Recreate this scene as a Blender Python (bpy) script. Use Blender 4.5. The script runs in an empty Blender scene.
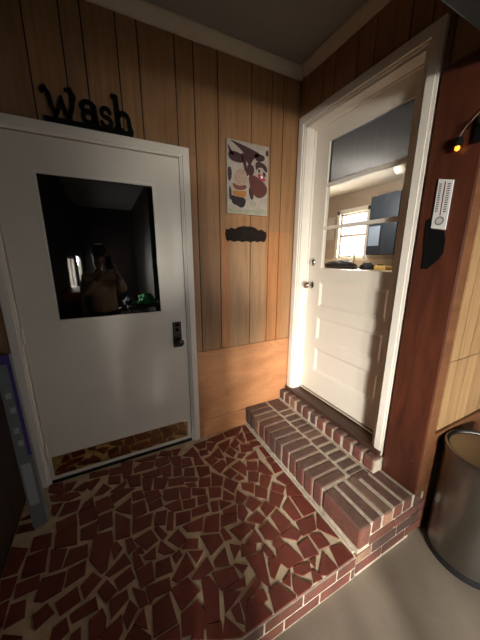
import bpy, bmesh, math, random
from mathutils import Vector, Matrix
random.seed(7)
C = bpy.context.scene.collection
PI = math.pi

# ------------------------------------------------------------------ materials
def lin(c):
    return tuple(((v/255.0)/12.92 if v/255.0 <= 0.04045 else ((v/255.0+0.055)/1.055)**2.4) for v in c) + (1.0,)

class NT:
    def __init__(s, name):
        s.m = bpy.data.materials.new(name); s.m.use_nodes = True
        s.t = s.m.node_tree; s.b = s.t.nodes['Principled BSDF']
    def n(s, kind, **kw):
        nd = s.t.nodes.new(kind)
        for k, v in kw.items():
            if hasattr(nd, k): setattr(nd, k, v)
            else: nd.inputs[k.replace('_', ' ')].default_value = v
        return nd
    def l(s, a, b): s.t.links.new(a, b)
    def coords(s, scale=(1, 1, 1)):
        tc = s.n('ShaderNodeTexCoord'); mp = s.n('ShaderNodeMapping')
        mp.inputs['Scale'].default_value = scale
        s.l(tc.outputs['Object'], mp.inputs['Vector']); return mp.outputs['Vector']
    def noise(s, vec, scale, detail=4, rough=.6, dist=0):
        nd = s.n('ShaderNodeTexNoise'); nd.inputs['Scale'].default_value = scale
        nd.inputs['Detail'].default_value = detail; nd.inputs['Roughness'].default_value = rough
        nd.inputs['Distortion'].default_value = dist
        s.l(vec, nd.inputs['Vector']); return nd.outputs['Fac']
    def ramp(s, fac, stops):
        r = s.n('ShaderNodeValToRGB'); e = r.color_ramp.elements
        while len(e) < len(stops): e.new(.5)
        for i, (p, c) in enumerate(stops): e[i].position = p; e[i].color = c
        s.l(fac, r.inputs['Fac']); return r.outputs['Color']
    def mix(s, fac, a, b, mode='MIX'):
        x = s.n('ShaderNodeMix'); x.data_type = 'RGBA'; x.blend_type = mode
        for sock, v in ((x.inputs[0], fac), (x.inputs[6], a), (x.inputs[7], b)):
            if isinstance(v, (int, float)): sock.default_value = v
            elif isinstance(v, tuple): sock.default_value = v
            else: s.l(v, sock)
        return x.outputs[2]
    def bump(s, h, strength=.3, dist=.01):
        b = s.n('ShaderNodeBump'); b.inputs['Strength'].default_value = strength
        b.inputs['Distance'].default_value = dist
        s.l(h, b.inputs['Height']); s.l(b.outputs['Normal'], s.b.inputs['Normal'])

def plain(name, c, rough=.5, metal=0, var=.12, scale=12, bump=0, spec=.5, emit=None, estr=0):
    t = NT(name); v = t.coords(); f = t.noise(v, scale)
    a = lin(c); lo = tuple(x*(1-var) for x in a[:3])+(1,); hi = tuple(min(1, x*(1+var)) for x in a[:3])+(1,)
    t.l(t.ramp(f, [(.3, lo), (.7, hi)]), t.b.inputs['Base Color'])
    t.b.inputs['Roughness'].default_value = rough; t.b.inputs['Metallic'].default_value = metal
    t.b.inputs['Specular IOR Level'].default_value = spec
    if bump: t.bump(f, bump, .004)
    if emit: t.b.inputs['Emission Color'].default_value = lin(emit); t.b.inputs['Emission Strength'].default_value = estr
    return t.m

def wood(name, dark, light, grain=(30, 30, 1.6), rough=.45, attr=False, spec=.4, mixv=.75):
    """grain runs along the axis with the smallest scale"""
    t = NT(name); v = t.coords(grain)
    f = t.noise(v, 1.0, 8, .65, .6); g = t.noise(v, 5.0, 3, .6)
    c = t.ramp(f, [(.28, lin(dark)), (.72, lin(light))])
    fine = t.ramp(g, [(.35, (.88, .88, .88, 1)), (.6, (1.03, 1.03, 1.03, 1))])
    c = t.mix(mixv, c, fine, 'MULTIPLY')
    if attr:
        a = t.n('ShaderNodeAttribute'); a.attribute_name = 'Col'
        c = t.mix(1.0, c, a.outputs['Color'], 'MULTIPLY')
    t.l(c, t.b.inputs['Base Color']); t.b.inputs['Roughness'].default_value = rough
    t.b.inputs['Specular IOR Level'].default_value = spec
    t.bump(f, .12, .003); return t.m

def brickmat(name):
    t = NT(name); v = t.coords()
    a = t.n('ShaderNodeAttribute'); a.attribute_name = 'Col'
    n1 = t.noise(v, 22, 6, .7); n2 = t.noise(v, 70, 4, .7); n3 = t.noise(v, 9, 5, .75)
    c = t.mix(1.0, a.outputs['Color'], t.ramp(n2, [(.3, (.78, .78, .78, 1)), (.7, (1.1, 1.1, 1.1, 1))]), 'MULTIPLY')
    c = t.mix(t.ramp(n1, [(.62, (0, 0, 0, 1)), (.75, (.55, .55, .55, 1))]), c, lin((176, 160, 134)))   # lime bloom
    c = t.mix(t.ramp(n3, [(.42, (.0, .0, .0, 1)), (.62, (.5, .5, .5, 1))]), c, lin((74, 58, 50)))      # ground-in dirt
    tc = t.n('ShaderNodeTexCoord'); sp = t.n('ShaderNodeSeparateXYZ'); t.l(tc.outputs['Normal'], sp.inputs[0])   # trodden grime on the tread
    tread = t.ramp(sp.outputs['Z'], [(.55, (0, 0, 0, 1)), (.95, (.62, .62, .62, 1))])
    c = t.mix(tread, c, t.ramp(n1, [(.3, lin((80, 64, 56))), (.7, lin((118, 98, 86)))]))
    t.l(c, t.b.inputs['Base Color']); t.b.inputs['Roughness'].default_value = .8
    t.bump(n2, .6, .006); return t.m

M = {}
M['board'] = wood('printed_panelling', (142, 110, 80), (178, 142, 106), attr=True, rough=.5)
M['board_gap'] = plain('panel_groove', (34, 22, 14), .8)
M['ply'] = wood('orange_plywood', (158, 104, 66), (196, 138, 92), grain=(2.2, 7, 7), rough=.5, mixv=.45)
M['tanboard'] = wood('tan_panelling', (128, 100, 68), (160, 128, 90), attr=True, rough=.5)
M['post'] = wood('red_stained_wood', (58, 30, 20), (94, 50, 34), grain=(14, 14, 2.2), rough=.35, mixv=.5)
M['sillwood'] = wood('dark_sill_wood', (48, 30, 22), (86, 58, 44), grain=(30, 3, 30), rough=.5)
M['brownboard'] = wood('brown_board', (88, 56, 35), (114, 74, 46), grain=(4, 14, 14), rough=.5)
M['darkwood'] = wood('dark_wood', (32, 24, 20), (54, 40, 33), rough=.6)
M['white'] = plain('white_gloss_paint', (222, 212, 196), .38, var=.03, scale=5)
M['trimwhite'] = plain('white_trim_paint', (226, 217, 203), .4, var=.03, scale=7)
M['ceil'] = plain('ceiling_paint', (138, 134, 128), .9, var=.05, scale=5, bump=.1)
M['crown'] = plain('crown_paint', (200, 186, 164), .6, var=.04)
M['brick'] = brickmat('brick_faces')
M['chrome'] = plain('brushed_nickel', (190, 186, 178), .25, 1, var=.05)
M['bronze'] = plain('oil_rubbed_bronze', (52, 44, 38), .35, .8)
M['brass'] = plain('aged_brass_plate', (226, 204, 156), .05, 1, var=.12, scale=5)
M['steel'] = plain('stainless_steel', (138, 134, 128), .32, 1, var=.06, scale=3)
M['black'] = plain('black_metal', (8, 7, 7), .8, var=.2, spec=.15)
M['rubber'] = plain('black_rubber', (12, 12, 12), .7)
M['plaque'] = plain('dark_brown_iron', (30, 22, 17), .8, var=.3, scale=30, spec=.15)
M['grout'] = plain('tile_grout', (198, 178, 148), .9, var=.2, scale=18, bump=.4)
M['mortar'] = plain('brick_mortar', (188, 174, 154), .95, var=.25, scale=30, bump=.6)
M['mirrorglass'] = plain('dark_door_glass', (5, 6, 7), .02, var=.1, spec=1.0)
M['mirrorglass'].node_tree.nodes['Principled BSDF'].inputs['IOR'].default_value = 1.55
M['beam'] = plain('dark_grey_paint', (40, 42, 41), .5, var=.1)

t = NT('concrete_slab'); v = t.coords(); n1 = t.noise(v, 2.2, 6, .6); n2 = t.noise(v, 60, 5, .7); n3 = t.noise(v, 14, 3, .5)
c = t.ramp(n1, [(.3, lin((124, 112, 97))), (.7, lin((152, 139, 122)))])
c = t.mix(t.ramp(n3, [(.70, (0, 0, 0, 1)), (.78, (.5, .5, .5, 1))]), c, lin((96, 80, 66)))
c = t.mix(.5, c, t.ramp(n2, [(.3, (.85, .85, .85, 1)), (.7, (1, 1, 1, 1))]), 'MULTIPLY')
t.l(c, t.b.inputs['Base Color']); t.b.inputs['Roughness'].default_value = .6; t.bump(n2, .15, .003); M['concrete'] = t.m

t = NT('terracotta_tile'); v = t.coords(); a = t.n('ShaderNodeAttribute'); a.attribute_name = 'Col'
n1 = t.noise(v, 26, 5, .65); n2 = t.noise(v, 90, 3, .6)
c = t.mix(1.0, a.outputs['Color'], t.ramp(n1, [(.3, (.85, .85, .85, 1)), (.7, (1.12, 1.12, 1.12, 1))]), 'MULTIPLY')
t.l(c, t.b.inputs['Base Color']); t.b.inputs['Roughness'].default_value = .46; t.b.inputs['Specular IOR Level'].default_value = .35
t.bump(n2, .12, .002); M['tile'] = t.m

def glassmat(name, tint):
    t = NT(name); t.t.nodes.remove(t.b)
    out = [n for n in t.t.nodes if n.type == 'OUTPUT_MATERIAL'][0]
    tr = t.n('ShaderNodeBsdfTransparent'); tr.inputs['Color'].default_value = tint
    gl = t.n('ShaderNodeBsdfGlossy'); gl.inputs['Roughness'].default_value = .02
    fr = t.n('ShaderNodeFresnel'); fr.inputs['IOR'].default_value = 1.45
    mx = t.n('ShaderNodeMixShader'); ge = t.n('ShaderNodeNewGeometry'); mu = t.n('ShaderNodeMath'); mu.operation = 'SUBTRACT'; mu.use_clamp = True; t.l(fr.outputs[0], mu.inputs[0]); t.l(ge.outputs['Backfacing'], mu.inputs[1]); t.l(mu.outputs[0], mx.inputs[0]); t.l(tr.outputs[0], mx.inputs[1]); t.l(gl.outputs[0], mx.inputs[2])
    t.l(mx.outputs[0], out.inputs['Surface']); return t.m
M['glass'] = glassmat('clear_glass', (.94, .95, .95, 1))
M['smoky'] = glassmat('smoky_glass', (.40, .42, .45, 1))

# ------------------------------------------------------------------ mesh helpers
class MB:
    def __init__(s): s.bm = bmesh.new(); s.cl = s.bm.loops.layers.float_color.new('Col'); s.col = (1, 1, 1, 1)
    def _paint(s, faces):
        for f in faces:
            for l in f.loops: l[s.cl] = s.col
    def poly(s, vs, faces):
        V = [s.bm.verts.new(v) for v in vs]; F = []
        for f in faces:
            try: F.append(s.bm.faces.new([V[i] for i in f]))
            except ValueError: pass
        s._paint(F); return V, F
    def box(s, a, b, bev=0, col=None, seg=2, mat=None):
        if col: s.col = col
        lo = [min(a[i], b[i]) for i in range(3)]; hi = [max(a[i], b[i]) for i in range(3)]
        vs = [(x, y, z) for x in (lo[0], hi[0]) for y in (lo[1], hi[1]) for z in (lo[2], hi[2])]
        if mat: vs = [mat @ Vector(v) for v in vs]
        V, F = s.poly(vs, [(0, 1, 3, 2), (4, 6, 7, 5), (0, 4, 5, 1), (2, 3, 7, 6), (0, 2, 6, 4), (1, 5, 7, 3)])
        if bev:
            E = list({e for f in F for e in f.edges})
            r = bmesh.ops.bevel(s.bm, geom=E, offset=bev, segments=seg, affect='EDGES', profile=.5)
            s._paint(r['faces']); 
        return s
    def prism(s, pts, off, col=None):
        """pts: planar 3-D loop; off: extrusion vector"""
        if col: s.col = col
        n = len(pts); o = Vector(off)
        vs = [Vector(p) for p in pts]+[Vector(p)+o for p in pts]
        s.poly(vs, [tuple(range(n))[::-1], tuple(range(n, 2*n))]+[(i, (i+1) % n, n+(i+1) % n, n+i) for i in range(n)])
        return s
    def lathe(s, prof, c=(0, 0, 0), n=48, axis='z', col=None):
        if col: s.col = col
        c = Vector(c); R = []
        for r, h in prof:
            ring = []
            for k in range(n):
                a = 2*PI*k/n; u, w = max(r, 1e-5)*math.cos(a), max(r, 1e-5)*math.sin(a)
                p = {'z': (u, w, h), 'y': (u, h, w), 'x': (h, u, w)}[axis]
                ring.append(s.bm.verts.new(c+Vector(p)))
            R.append(ring)
        F = []
        for a, b in zip(R, R[1:]):
            for k in range(n): F.append(s.bm.faces.new((a[k], a[(k+1) % n], b[(k+1) % n], b[k])))
        F.append(s.bm.faces.new(R[0][::-1])); F.append(s.bm.faces.new(R[-1])); s._paint(F); return s
    def tube(s, pts, r, n=10, flat=None):
        pts = [Vector(p) for p in pts]; R = []
        rr = r if isinstance(r, (list, tuple)) else [r]*len(pts)
        for i, p in enumerate(pts):
            d = (pts[min(i+1, len(pts)-1)]-pts[max(i-1, 0)]).normalized()
            up = Vector((0, 0, 1)) if abs(d.z) < .9 else Vector((1, 0, 0))
            a = d.cross(up).normalized(); b = d.cross(a).normalized()
            R.append([s.bm.verts.new(p+(a*math.cos(2*PI*k/n)+b*math.sin(2*PI*k/n))*rr[i]) for k in range(n)])
        F = []
        for a, b in zip(R, R[1:]):
            for k in range(n): F.append(s.bm.faces.new((a[k], a[(k+1) % n], b[(k+1) % n], b[k])))
        F.append(s.bm.faces.new(R[0][::-1])); F.append(s.bm.faces.new(R[-1])); s._paint(F); return s
    def build(s, name, mat, parent=None, smooth=False):
        bmesh.ops.recalc_face_normals(s.bm, faces=s.bm.faces[:])
        me = bpy.data.meshes.new(name); s.bm.to_mesh(me); s.bm.free()
        for m in (mat if isinstance(mat, (list, tuple)) else [mat]): me.materials.append(m)
        if smooth:
            for p in me.polygons: p.use_smooth = True
            try: me.set_sharp_from_angle(angle=math.radians(38))
            except Exception: pass
        o = bpy.data.objects.new(name, me); C.objects.link(o)
        if parent:
            o.parent = parent
            # geometry is given in world coordinates: shift it into the parent's frame
            w = Vector((0, 0, 0)); p = parent
            while p: w += p.location; p = p.parent
            me.transform(Matrix.Translation(-w))
        return o

def tag(o, label=None, cat=None, group=None, kind=None):
    for k, v in (('label', label), ('category', cat), ('group', group), ('kind', kind)):
        if v: o[k] = v
    return o
def thing(name, loc, label, cat, group=None):
    o = bpy.data.objects.new(name, None); C.objects.link(o); o.location = loc
    o.empty_display_size = .1
    return tag(o, label, cat, group)
def setting(name, loc=(0, 0, 0)):
    o = bpy.data.objects.new(name, None); C.objects.link(o); o.location = loc; o['kind'] = 'structure'; return o
def struct(o, label=None, cat=None): return tag(o, label, cat, kind='structure')
E_WIN, E_EXT, SPR, E_KIT, E_BACK, EXPO = 16, 195, 90, 55, 2.2, 1.25
TILES = [[-1863,-65,-1795,-116,-1773,-110,-1790,-16,-1865,-4],
[-1771,-114,-1735,-112,-1710,-47,-1779,-42],
[-1834,-151,-1738,-192,-1676,-179,-1696,-143,-1850,-101],
[-1666,-157,-1617,-123,-1658,-82,-1725,-117],
[-1641,-154,-1621,-172,-1571,-100,-1584,-82,-1651,-90],
[-1819,-242,-1800,-272,-1767,-192,-1826,-180],
[-1778,-289,-1686,-283,-1674,-216,-1757,-200],
[-1774,-387,-1680,-373,-1689,-304,-1788,-319],
[-1668,-396,-1582,-391,-1576,-357,-1596,-300,-1681,-305],
[-1681,-303,-1600,-297,-1610,-224,-1652,-245],
[-1658,-486,-1584,-510,-1576,-407,-1662,-419],
[-1966,-217,-1911,-225,-1926,-192,-1966,-205],
[-1966,-296,-1880,-312,-1898,-260,-1966,-247],
[-1444,-93,-1432,-179,-1381,-144,-1364,-20,-1444,-4],
[-1639,-64,-1525,-79,-1524,-37,-1640,-11],
[-1517,-98,-1446,-111,-1442,-41,-1519,-31],
[-1527,-169,-1454,-197,-1450,-125,-1523,-106],
[-1559,-233,-1509,-207,-1553,-147,-1608,-226],
[-1453,-256,-1416,-214,-1422,-182,-1517,-239],
[-1401,-256,-1339,-273,-1331,-172,-1417,-159],
[-1500,-336,-1371,-276,-1472,-233,-1518,-269],
[-1581,-361,-1493,-360,-1524,-262,-1598,-270],
[-1465,-412,-1409,-451,-1402,-333,-1492,-380],
[-1396,-368,-1324,-373,-1340,-310,-1396,-302],
[-1405,-487,-1327,-478,-1328,-388,-1400,-386],
[-1368,-148,-1245,-154,-1225,-102,-1310,-69,-1370,-108],
[-1314,-212,-1248,-247,-1204,-240,-1201,-183,-1325,-179],
[-1329,-318,-1287,-335,-1255,-242,-1327,-213],
[-1270,-333,-1209,-364,-1166,-293,-1252,-245],
[-1197,-277,-1145,-282,-1127,-182,-1201,-179],
[-1316,-424,-1231,-409,-1244,-350,-1323,-334],
[-1313,-480,-1237,-478,-1237,-419,-1313,-432],
[-1231,-422,-1219,-456,-1141,-474,-1122,-395,-1215,-370],
[-1194,-541,-1143,-556,-1137,-481,-1232,-484],
[-1136,-292,-1081,-310,-1065,-234,-1121,-212],
[-1182,-359,-1086,-384,-1070,-328,-1173,-302],
[-1110,-205,-1067,-225,-1044,-135,-1129,-107],
[-1230,-135,-1212,-171,-1129,-160,-1134,-95,-1217,-85],
[-1302,-574,-1248,-600,-1221,-516,-1283,-502],
[-1250,-634,-1217,-648,-1188,-544,-1220,-531],
[-1198,-631,-1117,-638,-1101,-580,-1182,-560],
[-1413,-574,-1318,-568,-1297,-497,-1405,-490],
[-1495,-566,-1424,-578,-1417,-480,-1489,-404],
[-1574,-476,-1504,-476,-1506,-381,-1579,-382],
[-1275,-676,-1247,-659,-1287,-580,-1308,-595],
[-1095,-96,-1065,-116,-1024,-55,-1092,-42],
[-1109,-106,-1096,-52,-1164,-18,-1195,-55],
[-1326,-59,-1220,-87,-1197,-37,-1359,-29],
[-824,-61,-746,-115,-676,-105,-668,-37,-789,-45],
[-664,-100,-565,-114,-486,-25,-664,-33],
[-508,-109,-452,-120,-452,-31,-483,-27],
[-539,-169,-513,-97,-603,-141],
[-534,-217,-452,-221,-452,-138,-509,-124],
[-903,-124,-854,-132,-821,-57,-930,-59],
[-852,-165,-824,-189,-751,-114,-830,-85],
[-952,-190,-922,-174,-940,-80,-1033,-139],
[-916,-199,-854,-210,-845,-163,-907,-140],
[-751,-245,-688,-203,-643,-130,-758,-145],
[-662,-244,-594,-206,-603,-137,-671,-192],
[-562,-224,-531,-181,-587,-154],
[-801,-285,-766,-291,-762,-176,-842,-223],
[-704,-316,-662,-284,-682,-209,-737,-246],
[-635,-283,-625,-238,-658,-247],
[-631,-304,-546,-332,-509,-267,-602,-221],
[-875,-322,-813,-292,-839,-228,-900,-239],
[-776,-370,-695,-346,-752,-285],
[-654,-359,-602,-331,-652,-303,-682,-333],
[-616,-394,-540,-411,-523,-339,-635,-374],
[-1066,-248,-990,-258,-987,-182,-1049,-162],
[-978,-266,-914,-288,-927,-184,-969,-193],
[-847,-410,-772,-363,-781,-299,-876,-329],
[-699,-510,-659,-446,-673,-366,-755,-389],
[-671,-468,-610,-508,-568,-436,-635,-403],
[-1075,-322,-1005,-356,-986,-283,-1051,-259],
[-982,-384,-906,-381,-892,-317,-976,-285],
[-934,-481,-871,-505,-840,-448,-896,-372],
[-800,-484,-741,-461,-766,-396,-828,-418],
[-757,-522,-718,-527,-734,-475,-777,-489],
[-708,-557,-649,-587,-607,-522,-672,-484],
[-1081,-366,-1003,-400,-993,-377,-1072,-337],
[-1010,-449,-938,-477,-917,-408,-987,-389],
[-1063,-424,-1019,-439,-1021,-400,-1081,-387],
[-868,-517,-829,-588,-768,-536,-828,-459],
[-771,-587,-719,-649,-680,-586,-755,-541],
[-1129,-486,-1076,-502,-1056,-432,-1119,-393],
[-1064,-488,-985,-520,-974,-483,-1051,-436],
[-974,-555,-909,-578,-882,-515,-956,-479],
[-907,-599,-849,-632,-833,-610,-877,-538],
[-847,-649,-828,-680,-764,-654,-800,-578],
[-1135,-554,-1068,-572,-1051,-516,-1127,-498],
[-1053,-566,-992,-576,-979,-528,-1042,-514],
[-1107,-625,-1004,-633,-1001,-584,-1096,-580],
[-994,-643,-954,-655,-933,-593,-980,-580],
[-946,-653,-867,-645,-928,-590],
[-935,-684,-867,-715,-847,-667,-934,-661],
[-873,-744,-856,-775,-809,-746,-807,-690,-844,-677],
[-802,-695,-783,-751,-706,-726,-751,-652],
[-779,-831,-736,-815,-761,-761,-833,-782],
[-1150,-693,-1077,-724,-1048,-648,-1168,-651],
[-1075,-730,-999,-765,-956,-670,-1033,-656],
[-981,-749,-888,-760,-871,-721,-956,-682],
[-919,-859,-838,-835,-850,-780,-946,-781],
[-833,-843,-806,-824,-845,-794],
[-990,-823,-949,-829,-969,-757,-992,-761],
[-1076,-853,-998,-825,-1002,-775,-1098,-738],
[-816,-917,-822,-849,-898,-876],
[-1122,-793,-1107,-750,-1163,-723,-1202,-759],
[-1151,-859,-1103,-815,-1171,-785],
[-1079,-908,-1011,-931,-999,-848,-1076,-882],
[-982,-923,-926,-881,-975,-844],
[-947,-928,-867,-935,-848,-907,-921,-874],
[-828,-999,-796,-988,-812,-924,-838,-936],
[-972,-991,-934,-972,-994,-934],
[-534,-291,-452,-298,-452,-256,-519,-227],
[-490,-422,-452,-431,-452,-324,-487,-318],
[-502,-493,-452,-484,-452,-443,-501,-444],
[-607,-510,-566,-573,-528,-581,-547,-424],
[-515,-579,-452,-580,-452,-505,-499,-498],
[-653,-611,-620,-656,-549,-592,-612,-550],
[-504,-682,-452,-695,-452,-604,-533,-623],
[-608,-675,-557,-729,-519,-701,-572,-635],
[-545,-754,-452,-801,-452,-700,-509,-694],
[-724,-668,-665,-718,-625,-662,-681,-601],
[-667,-742,-632,-800,-556,-743,-617,-680],
[-604,-897,-552,-908,-541,-764,-616,-808],
[-539,-903,-452,-910,-458,-800,-530,-771],
[-729,-812,-650,-785,-685,-722,-732,-752],
[-709,-926,-628,-907,-649,-803,-707,-824],
[-799,-909,-759,-936,-716,-925,-736,-834,-803,-848],
[-614,-985,-525,-991,-479,-924,-601,-912],
[-519,-989,-452,-1081,-452,-927,-452,-916],
[-653,-989,-612,-976,-629,-919,-721,-934],
[-798,-1016,-772,-1071,-683,-1073,-711,-977,-782,-983],
[-677,-1071,-598,-1089,-592,-1001,-668,-1006],
[-582,-1071,-514,-1080,-516,-1017,-580,-994],
[-627,-1172,-560,-1172,-571,-1086,-662,-1153],
[-556,-1172,-452,-1172,-457,-1101,-530,-1090],
[-759,-1096,-730,-1122,-682,-1125,-663,-1097,-744,-1072],
[-654,-1126,-620,-1090,-661,-1091],
[-704,-1165,-655,-1172,-660,-1130,-681,-1123],
[-801,-1145,-797,-1172,-728,-1172,-708,-1166,-743,-1138,-772,-1099],
[-804,-1132,-764,-1078,-827,-1103],
[-918,-1172,-803,-1172,-846,-1093,-901,-1098],
[-916,-1045,-886,-1098,-837,-953,-929,-936],
[-863,-1055,-854,-1076,-791,-1037,-799,-994,-844,-1006],
[-772,-986,-719,-974,-725,-940,-781,-943],
[-1086,-1006,-993,-1002,-997,-945,-1101,-922],
[-1162,-922,-1086,-913,-1096,-850,-1193,-904],
[-1179,-1078,-1127,-1094,-1089,-988,-1116,-926,-1151,-917],
[-1101,-1082,-1061,-1068,-1006,-1046,-1079,-1008],
[-1057,-1017,-979,-1039,-966,-1003,-1072,-1009],
[-998,-1086,-914,-1062,-926,-1033,-1019,-1070],
[-963,-1101,-952,-1123,-919,-1123,-915,-1081,-954,-1071],
[-1055,-1172,-926,-1172,-960,-1088,-998,-1083],
[-1030,-1131,-997,-1076,-1027,-1069],
[-1069,-1124,-1042,-1148,-1032,-1072,-1074,-1081],
[-1139,-1145,-1074,-1172,-1053,-1172,-1104,-1086],
[-1193,-1119,-1134,-1148,-1122,-1094,-1185,-1085],
[-1249,-1090,-1202,-1113,-1190,-1076,-1234,-1069],
[-1613,-609,-1558,-701,-1533,-692,-1519,-607,-1503,-575,-1509,-500,-1595,-486],
[-1505,-665,-1464,-622,-1487,-575,-1521,-580],
[-1441,-669,-1401,-650,-1418,-589,-1451,-584],
[-1360,-686,-1296,-664,-1322,-588,-1410,-607],
[-1207,-750,-1162,-725,-1191,-653,-1255,-685],
[-1282,-749,-1229,-759,-1286,-671,-1309,-719],
[-1369,-729,-1321,-748,-1313,-688,-1378,-711],
[-1420,-749,-1377,-747,-1401,-667,-1419,-671],
[-1394,-686,-1368,-697,-1376,-656,-1404,-658],
[-1524,-728,-1431,-711,-1455,-651,-1544,-711],
[-1488,-805,-1418,-786,-1434,-727,-1508,-751],
[-1401,-838,-1340,-832,-1339,-748,-1414,-757],
[-1336,-827,-1258,-837,-1260,-768,-1326,-763],
[-1241,-813,-1201,-788,-1208,-757,-1251,-770],
[-1250,-890,-1163,-873,-1181,-783,-1273,-867],
[-1539,-825,-1494,-799,-1534,-734,-1574,-764],
[-1374,-916,-1352,-897,-1280,-904,-1277,-852,-1379,-842],
[-1260,-994,-1167,-963,-1204,-888,-1285,-900],
[-1411,-907,-1379,-907,-1383,-860,-1436,-816],
[-1521,-891,-1450,-851,-1455,-812,-1527,-822],
[-1463,-954,-1418,-903,-1447,-857,-1477,-903],
[-1391,-988,-1396,-911,-1441,-947],
[-1375,-1023,-1280,-1020,-1291,-905,-1365,-921],
[-1277,-1071,-1174,-1092,-1172,-1030,-1187,-987,-1265,-1001],
[-1498,-971,-1478,-948,-1481,-892,-1575,-926],
[-1597,-918,-1575,-930,-1539,-912,-1536,-874,-1551,-834,-1599,-856],
[-1477,-978,-1384,-1025,-1380,-1015,-1434,-948,-1467,-968],
[-1367,-1033,-1283,-1075,-1276,-1028,-1362,-1029],
[-1216,-1112,-1205,-1080,-1243,-1088],
[-1877,-438,-1788,-450,-1794,-372,-1877,-358],
[-1773,-473,-1670,-498,-1679,-378,-1779,-387],
[-1777,-586,-1728,-588,-1713,-499,-1784,-471],
[-1618,-587,-1621,-521,-1703,-512,-1724,-592],
[-1886,-556,-1792,-571,-1797,-451,-1885,-456],
[-1704,-686,-1625,-668,-1623,-601,-1699,-609],
[-1816,-681,-1779,-702,-1713,-691,-1704,-612,-1801,-596],
[-1893,-635,-1801,-632,-1811,-574,-1898,-573],
[-1966,-512,-1906,-519,-1887,-412,-1966,-364],
[-1622,-772,-1555,-719,-1593,-673,-1642,-708],
[-1708,-786,-1633,-769,-1652,-701,-1733,-728],
[-1789,-794,-1726,-766,-1761,-712,-1809,-734],
[-1900,-735,-1834,-726,-1844,-658,-1898,-651],
[-1660,-835,-1567,-831,-1577,-779,-1672,-800],
[-1733,-853,-1698,-871,-1666,-854,-1681,-801,-1727,-815],
[-1664,-887,-1624,-906,-1627,-861,-1660,-870],
[-1899,-767,-1827,-802,-1826,-792,-1898,-751],
[-1944,-619,-1907,-618,-1900,-534,-1966,-521],
[-1915,-720,-1906,-724,-1907,-626,-1940,-629]]
# ------------------------------------------------------------------ floor: crazy paving on a raised brick-edged platform
LX, PY, CZ, HZ = -1.97, -1.18, -.14, 2.72      # left wall, platform edge, concrete level, ceiling
mb = MB()
mb.box((LX, .12, CZ-.1), (-.44, PY+.012, -.0015))
floor1 = struct(mb.build('floor', M['grout']), 'raised floor of broken terracotta pieces set in pale grout', 'floor')
def tri_red():
    k = random.uniform(.9, 1.1); c = lin((114, 57, 47)); j = random.uniform(-.06, .06)
    return (c[0]*k*(1+j), c[1]*k, c[2]*k*(1-j), 1)
mb = MB(); cents = []
polys = [[(t[i]/1000, t[i+1]/1000) for i in range(0, len(t), 2)] for t in TILES]
for P in polys:
    cents.append((sum(p[0] for p in P)/len(P), sum(p[1] for p in P)/len(P)))
allp = [p for P in polys for p in P]+cents
gx = LX+.05
while gx < -.5:                                  # broken pieces beyond the traced ones
    gy = -.05
    while gy > PY+.04:
        if gx < -1.0 and min((gx-a)**2+(gy-b)**2 for a, b in allp) > .062**2:
            j = lambda: random.uniform(-.009, .009)
            polys.append([(max(LX+.004, gx-.044+j()), gy-.044+j()), (gx+.044+j(), gy-.044+j()), (gx+.044+j(), gy+.044+j()), (max(LX+.004, gx-.044+j()), gy+.044+j())])
        gy -= .105
    gx += .105
for P in polys:
    z = .0035+random.uniform(-.0008, .0008)
    cx = sum(p[0] for p in P)/len(P); cy = sum(p[1] for p in P)/len(P)
    mb.col = tri_red(); n = len(P)
    lo = [(x, y, -.004) for x, y in P]; hi = [(cx+(x-cx)*.975, cy+(y-cy)*.975, z) for x, y in P]
    mb.poly(lo+hi, [tuple(range(n, 2*n))]+[(i, (i+1) % n, n+(i+1) % n, n+i) for i in range(n)])
o = mb.build('terracotta_tiles', M['tile'], floor1)

def brick_col(kind='red'):
    base = {'red': (116, 66, 53), 'dark': (96, 70, 60), 'tan': (156, 120, 92)}[kind]
    k = random.uniform(.8, 1.18); c = lin(base); return (c[0]*k, c[1]*k*random.uniform(.92, 1.08), c[2]*k, 1)
def pick(a=.72, b=.25): 
    r = random.random(); return brick_col('red' if r < a else 'dark' if r < a+b else 'tan')

# brick edging of the platform: two stretcher courses
e = MB(); m2 = MB()
m2.box((LX, PY+.012, CZ), (-.44, PY+.002, -.004))
for c_, z0 in enumerate((-.066, -.134)):
    x = LX+(.1 if c_ else 0.0)
    while x < -.45:
        e.box((x+.004, PY-.001, z0+.003), (min(x+.196, -.444), PY+.03, z0+.061), .004, pick(.8, .14)); x += .2
ed = struct(m2.build('trim_1', M['mortar']), 'two courses of brick under the edge of the terracotta floor', 'brick edging')
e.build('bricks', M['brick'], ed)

# concrete ground
mb = MB(); mb.box((LX, .3, CZ-.12), (3.1, -6.6, CZ))
struct(mb.build('floor_lower', M['concrete']), 'bare grey concrete floor beyond the brick edge', 'floor')

# ------------------------------------------------------------------ brick steps
S1X, S1Z, S2Z = -.44, .165, .255
def w_brick(mbk, a, b, col, bev=.009):
    j = lambda: random.uniform(-.0025, .0025)
    mbk.box((a[0]+j(), a[1]+j(), a[2]), (b[0]+j(), b[1]+j(), b[2]+j()*.4), bev, col)
st = thing('brick_step', (-.22, -.59, 0), 'wide lower brick step with headers along its nose, beside the white kitchen door', 'step')
ynose_0 = -.95
mo = MB()
mo.box((S1X+.008, -.002, -.004), (-.001, PY+.004, S1Z-.0045))
mo.box((S1X+.008, PY+.2, CZ), (-.001, PY+.003, -.005))
mo.box((-.001, -1.0, CZ), (.104, PY+.012, .149))
mo.box((S1X+.004, ynose_0, -.002), (-.30, PY+.006, .084))
mo.box((S1X-.009, -.002, -.002), (S1X+.01, PY+.02, .012), .004)       # mortar fillet at the foot
mo.build('mortar', M['mortar'], st)
br = MB()
pitch = .0770; y = -.004; n = 0
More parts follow.
